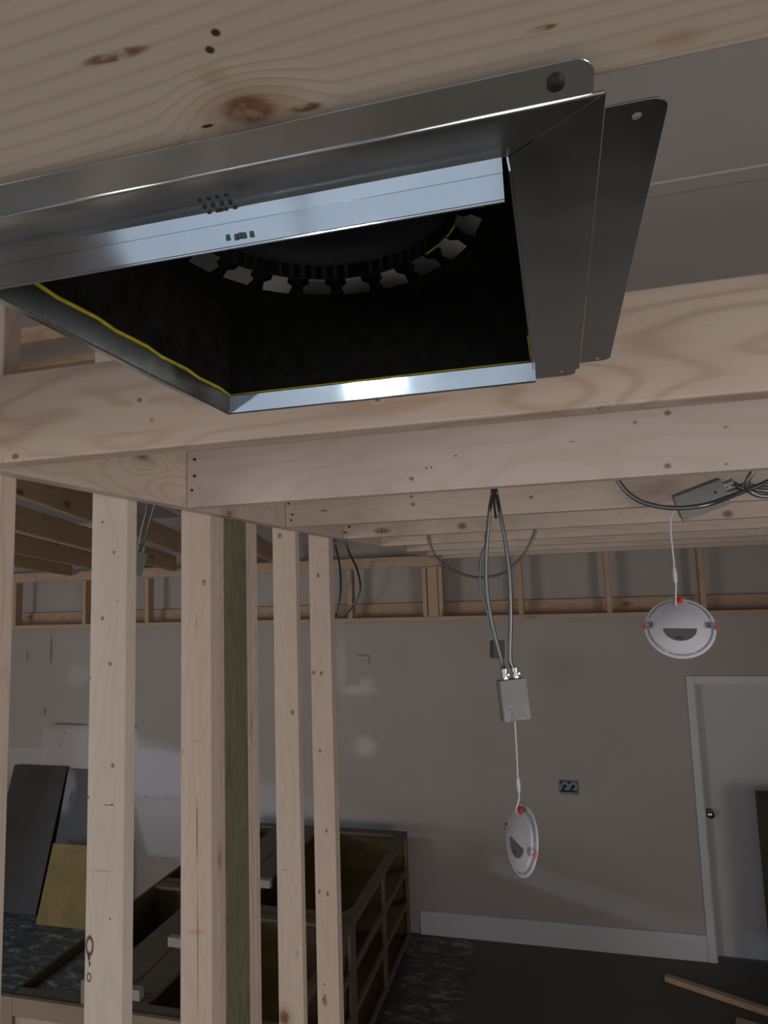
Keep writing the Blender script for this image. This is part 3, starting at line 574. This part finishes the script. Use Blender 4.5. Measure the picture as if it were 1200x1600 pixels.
# ------------------------------------------------------------------ slim round lights, driver boxes and armoured cables
def lathe(bm, prof, seg=64):
    rows = [[bm.verts.new((r*math.cos(2*math.pi*i/seg), r*math.sin(2*math.pi*i/seg), z)) for i in range(seg)] if r > 1e-6 else [bm.verts.new((0, 0, z))] for r, z in prof]
    for A, B in zip(rows, rows[1:]):
        for i in range(seg):
            a0, a1 = A[i % len(A)], A[(i+1) % len(A)]; b0, b1 = B[i % len(B)], B[(i+1) % len(B)]
            vs = [a0] + ([a1] if a1 is not a0 else []) + ([b1] if b1 is not b0 else []) + [b0]
            if len(vs) > 2: bm.faces.new(vs)
    bmesh.ops.recalc_face_normals(bm, faces=list(bm.faces))
def wafer_light(centre, nrm, upd, R, label, cord_pts):
    """recessed wafer light seen from its back; local Z = back normal, local Y = towards the cord"""
    n = Vector(nrm).normalized(); u = Vector(upd); u = (u-n*u.dot(n)).normalized(); s = u.cross(n)
    t = thing('wafer_light', label, 'light fixture', centre, 'round wafer lights hanging by their cords')
    t.rotation_euler = Matrix((s, u, n)).transposed().to_euler()
    bm = bmesh.new(); lathe(bm, [(0, -.004), (R*.93, -.004), (R, -.001), (R, .001), (R*.97, .003), (R*.885, .003), (R*.88, .0022), (R*.862, .0022), (R*.857, .003), (R*.845, .010), (R*.83, .0115), (R*.66, .0118), (R*.65, .0128), (0, .0132)])
    body = obj('light_body', bm, M['plastic'], t, True)
    for a0, a1 in ((-62, -5), (18, 70), (108, 160), (184, 240), (246, 292)):
        bm = bmesh.new(); add_tube(bm, [Vector((R*.9*math.cos(math.radians(a)), R*.9*math.sin(math.radians(a)), .003)) for a in [a0+(a1-a0)*k/14 for k in range(15)]], .0011, seg=6)
        obj('rim_groove', bm, M['trimgroove'], t, True)
    bm = bmesh.new(); rl_ = R*.47; oy = -R*.1
    arc = [(rl_*math.cos(math.radians(a)), oy+.86*rl_*math.sin(math.radians(a))) for a in range(180, 361, 10)]
    add_plate(bm, arc, z0=.0131, z1=.0137); lb = obj('rating_label', bm, M['label'], t); lb['label'] = 'grey half-moon label'
    bm = bmesh.new()
    for dx, dy in ((-.010, -.024), (-.0065, -.0245), (-.0025, -.0245), (.002, -.025)): add_box(bm, (dx, oy+dy-.0022, .0136), (dx+.0024, oy+dy+.0018, .0140))
    obj('label_print', bm, M['black'], lb)
    for sg in (-1, 1):
        bm = bmesh.new(); add_box(bm, (sg*R*.80-.004, -.007, .008), (sg*R*.80+.004, .007, .016), .001)
        add_tube(bm, [Vector((sg*R*.80, -.006, .016)), Vector((sg*R*.95, -.008, .014)), Vector((sg*R*1.03, -.006, .008))], .0012, seg=6)
        add_tube(bm, [Vector((sg*R*.80, .006, .016)), Vector((sg*R*.95, .006, .014)), Vector((sg*R*1.03, .004, .008))], .0012, seg=6)
        c = obj('spring_clip', bm, M['zinc'], t)
        bm = bmesh.new(); add_box(bm, (min(sg*R*1.0, sg*R*1.07), -.009, .004), (max(sg*R*1.0, sg*R*1.07), .007, .010), .0015); obj('clip_sleeve', bm, M['orange'], c)
    bm = bmesh.new(); add_box(bm, (-.009, R*.76, .010), (.009, R*.93, .020), .003); obj('strain_relief', bm, M['red'], t)
    bpy.context.view_layer.update(); inv = t.matrix_world.inverted()
    pts = [Vector((-.004, R*.66, .014)), Vector((-.005, R*.80, .024))]+[inv @ Vector(p) for p in cord_pts]
    bm = bmesh.new(); add_tube(bm, spline(pts, 8), .0022, seg=8); cd = obj('power_cord', bm, M['plastic'], t, True)
    return t, cd, inv
def inline_plug(cd, inv, a, b):
    a, b = inv @ Vector(a), inv @ Vector(b); bm = bmesh.new(); d = b-a
    pts = [a+d*k for k in (0, .15, .3, .45, .5, .55, .85, 1)]; add_tube(bm, pts, .004, seg=12, rad=[.0025, .0038, .0048, .0055, .0060, .0048, .0045, .0026]); obj('inline_plug', bm, M['plastic'], cd, True)
YL = 1.80
def L_(x, y, Y=YL): return PY(x, y, Y)
view = -ray(1062, 980).normalized()
t1, c1, inv1 = wafer_light(L_(1062, 981), view+Vector((.02, 0, .50)), (0.03, 0.1, 1), .0815,
    'upper round white light showing its back, hanging at right', [L_(1056, 915, 1.80), L_(1052, 870, 1.80), L_(1048, 830, 1.80), L_(1049, 808, 1.80), L_(1053, 797, 1.81)])
inline_plug(c1, inv1, L_(1053, 884, 1.80), L_(1056, 912, 1.80))
view2 = -ray(817, 1312).normalized()
n2 = (view2+Vector((-2.1, -.15, .10)))
t2, c2, inv2 = wafer_light(L_(816, 1312, 1.75), n2, (.12, .0, 1), .083,
    'lower round white light turned nearly edge-on, hanging near centre', [L_(811, 1245, 1.75), L_(809, 1215, 1.75), L_(807, 1170, 1.75), L_(804, 1121, 1.75), L_(803, 1112, 1.755)])
inline_plug(c2, inv2, L_(809, 1213, 1.75), L_(811, 1240, 1.75))
def driver_box(origin, ax, ay, az, w, h, d, label, conns, lid_label=True, name='driver_box'):
    """metal driver box; local X across, Y up the box (cables enter at the top), Z out of the lid"""
    t = thing(name, label, 'junction box', origin, 'grey driver boxes of the hanging lights')
    t.rotation_euler = Matrix((Vector(ax), Vector(ay), Vector(az))).transposed().to_euler()
    bm = bmesh.new(); add_box(bm, (-w/2, -h/2, -d/2), (w/2, h/2, d/2), .0015); bd = obj('box_body', bm, M['jbox'], t)
    bm = bmesh.new(); add_box(bm, (-w/2-.001, -h/2+.001, d/2), (w/2+.001, h/2+.001, d/2+.0016), .0006); lid = obj('box_lid', bm, M['jbox'], t)
    if lid_label:
        bm = bmesh.new(); add_box(bm, (-w/2+.0015, -h/2+.002, d/2+.0016), (w/2-.0015, -h*.08, d/2+.0021)); obj('data_label', bm, M['jlab'], lid)
        bm = bmesh.new()
        for k in range(3): add_box(bm, (-w*.24, -h*.17-k*.009-.006, d/2+.0021), (-w*.24+.006, -h*.17-k*.009, d/2+.0025))
        for k in range(4): add_box(bm, (w*.0, -h*.17-k*.007, d/2+.0021), (w*.36, -h*.17-k*.007+.0012, d/2+.0024))
        obj('label_print', bm, M['trimgroove'], lid)
    else:
        for px_, py_ in ((w*.22, h*.30), (-w*.12, h*.30)):
            bm = bmesh.new(); add_cyl(bm, (px_, py_, d/2+.0016), (px_, py_, d/2+.0030), .0035, seg=12); obj('lid_screw', bm, M['black'], lid)
    for cx in conns:
        bm = bmesh.new(); add_cyl(bm, (cx, h/2, 0), (cx, h/2+.006, 0), .0105, seg=6); add_cyl(bm, (cx, h/2+.006, 0), (cx, h/2+.024, 0), .0088); add_cyl(bm, (cx, h/2+.020, 0), (cx, h/2+.028, 0), .0095)
        add_cyl(bm, (cx+.006, h/2+.013, .004), (cx+.006, h/2+.013, .013), .003, seg=8); obj('cable_connector', bm, M['zinc'], t)
    return t
# hanging box
c = L_(801.5, 1093, 1.75)
a_ = math.radians(9)
ax = Vector((math.cos(a_), math.sin(a_), 0)); ay = Vector((-.055, .0, 1)).normalized(); az = ax.cross(ay).normalized(); ay = az.cross(ax)
ax2 = Vector((math.cos(.25), math.sin(.25), 0.0))
az_ = Vector((.42, -1, .02)); ay_ = Vector((-.06, -.03, 1)); ay_ = (ay_-az_*ay_.dot(az_)/az_.length_squared).normalized(); az_.normalize(); ax_ = ay_.cross(az_)
DB = driver_box(c, ax_, ay_, az_, .068, .101, .034, 'grey driver box hanging by two armoured cables near centre', (-.014, .014))
bpy.context.view_layer.update()
e1 = DB.matrix_world @ Vector((-.014, .101/2+.022, 0)); e2 = DB.matrix_world @ Vector((.014, .101/2+.022, 0))
tag(tube('armoured_cable', [e1, L_(783, 1030, 1.75), L_(768, 970, 1.75), L_(760, 915, 1.75), L_(760, 860, 1.75), L_(765, 800, 1.75), L_(769, 762, 1.75), Vector((L_(768, 740, 1.75).x, YJ[2]+.0435, ZJ+.06)), Vector((L_(768, 740, 1.75).x, YJ[2]+.0435, ZJ+.11))], .0053, M['armour'], n=26, ribs=.07), 'left armoured cable bowing out above the hanging driver box', 'cable', 'armoured cables')
tag(tube('armoured_cable', [e2, L_(797, 1030, 1.75), L_(798, 960, 1.75), L_(796, 900, 1.75), L_(790, 850, 1.75), L_(781, 800, 1.75), L_(774, 762, 1.76), Vector((L_(781, 740, 1.75).x, YJ[2]+.0435, ZJ+.06)), Vector((L_(783, 740, 1.75).x, YJ[2]+.0435, ZJ+.11))], .0053, M['armour'], n=26, ribs=.07), 'right armoured cable running straighter to the hanging driver box', 'cable', 'armoured cables')
tag(tube('cable_tie', [L_(771, 757, 1.742), L_(771.5, 775, 1.742), L_(773, 795, 1.742), L_(775, 810, 1.742)], .0035, M['black'], n=6), 'black tie strap where the two hanging cables meet', 'strap')
# box lying against the third joist
bc = PY(1094, 780, 1.93)
azr = Vector((.05, -1, -.35)).normalized(); ayr = Vector((1, 0, .36)); ayr = (ayr-azr*ayr.dot(azr)).normalized(); axr = ayr.cross(azr)
RB = driver_box(bc, axr, ayr, azr, .070, .125, .034, 'grey driver box lying sideways among coiled cables at upper right', (-.013, .013), False)
bpy.context.view_layer.update()
f1 = RB.matrix_world @ Vector((-.013, .125/2+.024, 0)); f2 = RB.matrix_world @ Vector((.013, .125/2+.024, 0))
YQ = 1.88
tag(tube('armoured_cable', [PY(950, 725, 1.76), L_(965, 750, 1.76), L_(982, 771, 1.76), L_(1005, 785, 1.76), L_(1040, 793, 1.76), L_(1075, 793, 1.76), L_(1110, 787, 1.77), L_(1150, 772, 1.82), L_(1200, 752, 1.86), L_(1300, 700, 1.95)], .006, M['armour'], n=24, ribs=.07), 'armoured cable sagging in front of the sideways driver box', 'cable', 'armoured cables')
tag(tube('armoured_cable', [f1, L_(1165, 764, 1.90), L_(1200, 772, 1.90), L_(1280, 775, 1.92)], .0058, M['armour'], n=22, ribs=.07), 'lower armoured cable entering the sideways driver box', 'cable', 'armoured cables')
tag(tube('armoured_cable', [f2, L_(1165, 757, 1.93), L_(1200, 762, 1.93), L_(1280, 750, 1.93)], .0058, M['armour'], n=22, ribs=.07), 'upper armoured cable entering the sideways driver box', 'cable', 'armoured cables')
tag(tube('armoured_cable', [L_(1185, 715, 1.72), L_(1175, 738, 1.72), L_(1167, 755, 1.73), L_(1172, 768, 1.75), L_(1200, 775, 1.76), L_(1260, 760, 1.77)], .0058, M['armour'], n=22, ribs=.07), 'short armoured cable bend dropping behind the joist at upper right', 'cable', 'armoured cables')
# cables and boxes farther back
dkc = M['armour']
tag(tube('armoured_cable', [L_(664, 795, 3.261), L_(668, 826, 3.261), L_(672, 850, 3.26), L_(684, 874, 3.26), L_(710, 892, 3.26), L_(745, 902, 3.26), L_(785, 896, 3.26), L_(812, 874, 3.26), L_(828, 850, 3.26), L_(838, 826, 3.261), L_(842, 800, 3.261)], .006, dkc, n=10), 'armoured cable looping wide behind the hanging cables', 'cable', 'armoured cables')
tag(tube('armoured_cable', [L_(762, 800, 3.261), L_(760, 846, 3.261), L_(752, 870, 3.26), L_(750, 910, 3.26), L_(758, 945, 3.26), L_(770, 985, 3.26), L_(775, 1000, 3.26)], .006, dkc, n=10), 'dim armoured cable running down to the distant brown box', 'cable', 'armoured cables')
q = PY(777, 1013, 3.26)
db = thing('junction_box', 'small brown junction box hanging behind the left cable', 'junction box', q); db.rotation_euler = (0, .05, .5)
bm = bmesh.new(); add_box(bm, (-.03, -.02, -.045), (.03, .02, .036), .002); obj('box_body', bm, plain('brown_box', (.10, .09, .08), .6), db)
bm = bmesh.new(); add_cyl(bm, (-.008, 0, .036), (-.008, 0, .055), .009, seg=12); obj('cable_connector', bm, M['zinc'], db)
tag(tube('armoured_cable', [L_(520, 835, 5.146), L_(524, 853, 5.146), L_(531, 885, 5.3), L_(532, 925, 5.45), L_(525, 962, YBK-.009)], .009, dkc, n=8), 'cable hanging straight beside the bulkhead stud near the partition end', 'cable', 'armoured cables')
tag(tube('armoured_cable', [L_(538, 840, 5.146), L_(545, 862, 5.2), L_(558, 890, 5.35), L_(563, 920, 5.45), L_(552, 945, 5.48), L_(535, 964, YBK-.009)], .009, dkc, n=8), 'cable curling around the bulkhead stud near the partition end', 'cable', 'armoured cables')
# left bay cables with their box
tag(tube('armoured_cable', [L_(232, 775, 2.6), L_(228, 800, 2.6), L_(221, 830, 2.6), L_(217, 852, 2.6)], .006, dkc, n=10), 'left one of two cables seen beside the wide pale stud', 'cable', 'armoured cables')
tag(tube('armoured_cable', [L_(244, 782, 2.62), L_(235, 810, 2.62), L_(226, 840, 2.62), L_(221, 853, 2.62)], .006, dkc, n=10), 'right one of two cables seen beside the wide pale stud', 'cable', 'armoured cables')
q = PY(213, 880, 2.6)
db = thing('junction_box', 'dark grey box hanging in the left bay beside the pale stud', 'junction box', q); db.rotation_euler = (0, .28, .9)
bm = bmesh.new(); add_box(bm, (-.033, -.02, -.05), (.033, .02, .05), .002); obj('box_body', bm, M['jbox'], db)
for dx in (-.012, .012):
    bm = bmesh.new(); add_cyl(bm, (dx, 0, .05), (dx, 0, .078), .0095, seg=12); obj('cable_connector', bm, M['zinc'], db)
# ------------------------------------------------------------------ unfinished base cabinets
ZT = HC-1.965; t_ = .019
def cabinet(x0, x1, y0, y1, label, front=None, cols=1, rim='plain', end=False, railw=.085, rails=(1, 1), open_to=None):
    t = thing('base_cabinet', label, 'cabinet', ((x0+x1)/2, (y0+y1)/2, 0), 'unfinished base cabinets')
    O = Vector(t.location)
    def b(name, a, c, mat, bev=.001): return box(name, Vector(a)-O, Vector(c)-O, mat, t, bev)
    g_ = .001
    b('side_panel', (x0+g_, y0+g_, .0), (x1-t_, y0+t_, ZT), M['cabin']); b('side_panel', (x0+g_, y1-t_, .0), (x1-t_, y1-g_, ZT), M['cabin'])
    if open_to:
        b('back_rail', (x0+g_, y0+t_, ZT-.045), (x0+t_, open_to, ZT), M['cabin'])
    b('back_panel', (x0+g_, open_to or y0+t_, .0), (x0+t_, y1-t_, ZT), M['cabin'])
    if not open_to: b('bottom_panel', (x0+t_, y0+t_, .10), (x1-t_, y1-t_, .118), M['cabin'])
    # top stretchers along both long sides, and webs in the corners
    rw0, rw1 = rails
    bm = bmesh.new(); zz0, zz1 = ZT-.019, ZT
    X0, X1, Y0, Y1 = x0+t_, x1-t_, y0+t_, y1-t_
    if rim == 'round':
        add_plate(bm, [(X0-O.x, Y0-O.y), (X1-O.x, Y0-O.y), (X1-O.x, Y1-O.y), (X0-O.x, Y1-O.y)], [rounded(X0+rw0-O.x, Y0+.07-O.y, X1-rw1-O.x, Y1-.07-O.y, (.09,)*4)], z0=zz0, z1=zz1)
    else:
        for a, c in (((X0, Y0, zz0), (X0+rw0, Y1, zz1)), ((X1-rw1, Y0, zz0), (X1, Y1, zz1))):
            if c[0]-a[0] > .01: add_box(bm, Vector(a)-O, Vector(c)-O, .001)
        add_box(bm, Vector((X0+rw0, Y0, zz0))-O, Vector((X1-rw1, Y0+.05, zz1))-O, .001); add_box(bm, Vector((X0+rw0, Y1-.05, zz0))-O, Vector((X1-rw1, Y1, zz1))-O, .001)
    st = obj('top_stretcher', bm, M['caboak'], t)
    # face frame on the +X side, openings in three rows
    bm = bmesh.new(); f0, f1 = x1-t_, x1
    ry = [.10, .36, .60, ZT-.045]; rh = .042
    for i, z in enumerate(ry): add_box(bm, Vector((f0, y0+g_, z))-O, Vector((f1, y1-g_, z+(rh if i < 3 else .045)))-O, .001)
    for k in range(cols+1):
        yc = y0+.025+(y1-y0-.05)*k/cols
        for i in range(3): add_box(bm, Vector((f0, max(y0+g_, yc-.025), ry[i]+rh))-O, Vector((f1, min(y1-g_, yc+.025), ry[i+1]))-O, .001)
    obj('face_frame', bm, M['caboak'], t)
    return t
XM = -2.22
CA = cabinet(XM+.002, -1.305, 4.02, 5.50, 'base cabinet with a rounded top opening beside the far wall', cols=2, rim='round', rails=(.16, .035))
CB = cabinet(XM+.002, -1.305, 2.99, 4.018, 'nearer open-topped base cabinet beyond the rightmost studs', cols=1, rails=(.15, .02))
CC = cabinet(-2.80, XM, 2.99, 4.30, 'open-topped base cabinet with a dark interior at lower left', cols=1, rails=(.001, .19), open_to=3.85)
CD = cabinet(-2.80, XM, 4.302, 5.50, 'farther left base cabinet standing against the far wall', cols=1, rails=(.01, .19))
ep = thing('end_panel', 'framed maple end panel across the cabinets at lower left', 'panel', (-2.06, 2.97, 0))
bm = bmesh.new(); x0, x1 = -2.82, -1.305; OX, OY = -2.06, 2.97
def eb(a, b): add_box(bm, (a[0]-OX, a[1]-OY, a[2]), (b[0]-OX, b[1]-OY, b[2]), .0015)
ztp = ZT+.004
eb((x0, 2.965, 0), (x0+.075, 2.988, ztp)); eb((x1-.075, 2.965, 0), (x1, 2.988, ztp)); eb((x0+.075, 2.965, ztp-.085), (x1-.075, 2.988, ztp)); eb((x0+.075, 2.965, 0), (x1-.075, 2.988, .1))
obj('panel_frame', bm, M['cabface'], ep)
bm = bmesh.new(); eb((x0+.075, 2.980, .1), (x1-.075, 2.987, ztp-.085)); obj('inset_panel', bm, M['cabpanel'], ep)
M['block'] = plain('pale_block', (.36, .32, .27), .6, noise=.08, nscale=30)
for (x, y, z, lb) in ((209, 1552, ZT, 'pale wood block on the cabinet rail beside the wide pale stud'), (276, 1470, ZT, 'pale wood block on the cabinet rail beside the cracked stud'), (414, 1378, ZT, 'pale wood block on the far cabinet beside the green post')):
    p = PZ(x, y+8, z); bm = bmesh.new(); add_box(bm, (-.045, -.02, .0005), (.045, .02, .05), .002)
    bl = obj('wood_block', bm, M['block']); bl.location = (p.x, p.y, z); tag(bl, lb, 'wood block', 'blocks on the cabinets')
p = PY(130, 1578, 2.985); bm = bmesh.new(); add_box(bm, (-.02, -.009, 0), (.02, .009, .11), .001); bl = obj('wood_block', bm, M['cabface']); bl.location = (p.x, 3.0, ZT+.0002); tag(bl, 'upright block behind the end panel, left of the pale stud', 'wood block', 'blocks on the cabinets')
# ------------------------------------------------------------------ sheets leaning on the far wall
M['tile'] = plain('dark_backer_board', (.05, .044, .037), .7, noise=.25, nscale=3, bump=.1)
m, nt, bs = new_mat('scuffed_backer_board'); tc = N(nt, 'ShaderNodeTexCoord')
n = N(nt, 'ShaderNodeTexNoise', inp={'Scale': 7., 'Detail': 5.}); nt.links.new(tc.outputs['Object'], n.inputs['Vector'])
mk, _ = spot_mask(nt, tc.outputs['Object'], (-.24, 0, .42), (.09, 1, .19), .4); mk2 = math_n(nt, 'MULTIPLY', mk, smooth(nt, n.outputs['Fac'], .38, .5))
cc_ = mixc(nt, mk2, (.07, .065, .06), (.22, .20, .19)); nt.links.new(cc_, bs.inputs['Base Color']); bs.inputs['Roughness'].default_value = .7; M['tile2'] = m
def leaning(name, x0, x1, h, yb, yt, mat, label, thick=.012, cat='panel', skew=0.):
    ang = math.atan2(yt-yb, h); Ls = math.hypot(yt-yb, h)
    bm = bmesh.new(); w = x1-x0; add_box(bm, (-w/2, -thick/2, -Ls/2), (w/2, thick/2, Ls/2), .002)
    for v in bm.verts: v.co.x += skew*(v.co.z/Ls)
    o = obj(name, bm, mat); o.rotation_euler = (-ang, 0, 0); o.location = ((x0+x1)/2, (yb+yt)/2-thick/2, h/2+thick*.3); return tag(o, label, cat)
zt0 = 1.225
leaning('backer_board', -5.38, -4.76, zt0, 5.42, 5.735, M['tile'], 'tall dark board leaning on the far wall at lower left', skew=.05)
leaning('backer_board', -4.73, -4.18, zt0-.02, 5.46, 5.73, M['tile2'], 'scuffed grey board leaning behind the yellow board', skew=.03)
leaning('backer_board', -6.2, -5.48, zt0+.01, 5.45, 5.735, M['tile'], 'dark board at the left frame edge, leaning on the far wall')
leaning('yellow_board', -4.64, -4.09, .63, 5.28, 5.44, M['yellow'], 'small yellow board leaning in front of the dark boards', skew=.03)
# ------------------------------------------------------------------ loose lumber on the floor and by the door
fl = {}
a, b = PZ(1040, 1527, .02), PZ(1215, 1586, .02)
o = board('lumber_offcut', a, b, .05, .038, M['dim']); tag(o, 'length of lumber lying on the floor before the door', 'lumber')
a, b = PZ(1150, 1600, .02), PZ(1240, 1625, .02)
o = board('lumber_offcut', a, b, .09, .038, M['dim']); tag(o, 'lumber end on the floor at the bottom right corner', 'lumber')
a, b = PZ(10, 1570, .01), PZ(128, 1480, .01)
o = board('lumber_offcut', a, b, .06, .019, M['cabin']); tag(o, 'dark strip of wood on the scraped floor at lower left', 'lumber')
p = PY(1191, 1255, 5.3); sh = thing('wooden_stand', 'brown wooden open shelf unit at the right frame edge', 'shelf', (p.x+.03, 5.3, 0))
hh = p.z
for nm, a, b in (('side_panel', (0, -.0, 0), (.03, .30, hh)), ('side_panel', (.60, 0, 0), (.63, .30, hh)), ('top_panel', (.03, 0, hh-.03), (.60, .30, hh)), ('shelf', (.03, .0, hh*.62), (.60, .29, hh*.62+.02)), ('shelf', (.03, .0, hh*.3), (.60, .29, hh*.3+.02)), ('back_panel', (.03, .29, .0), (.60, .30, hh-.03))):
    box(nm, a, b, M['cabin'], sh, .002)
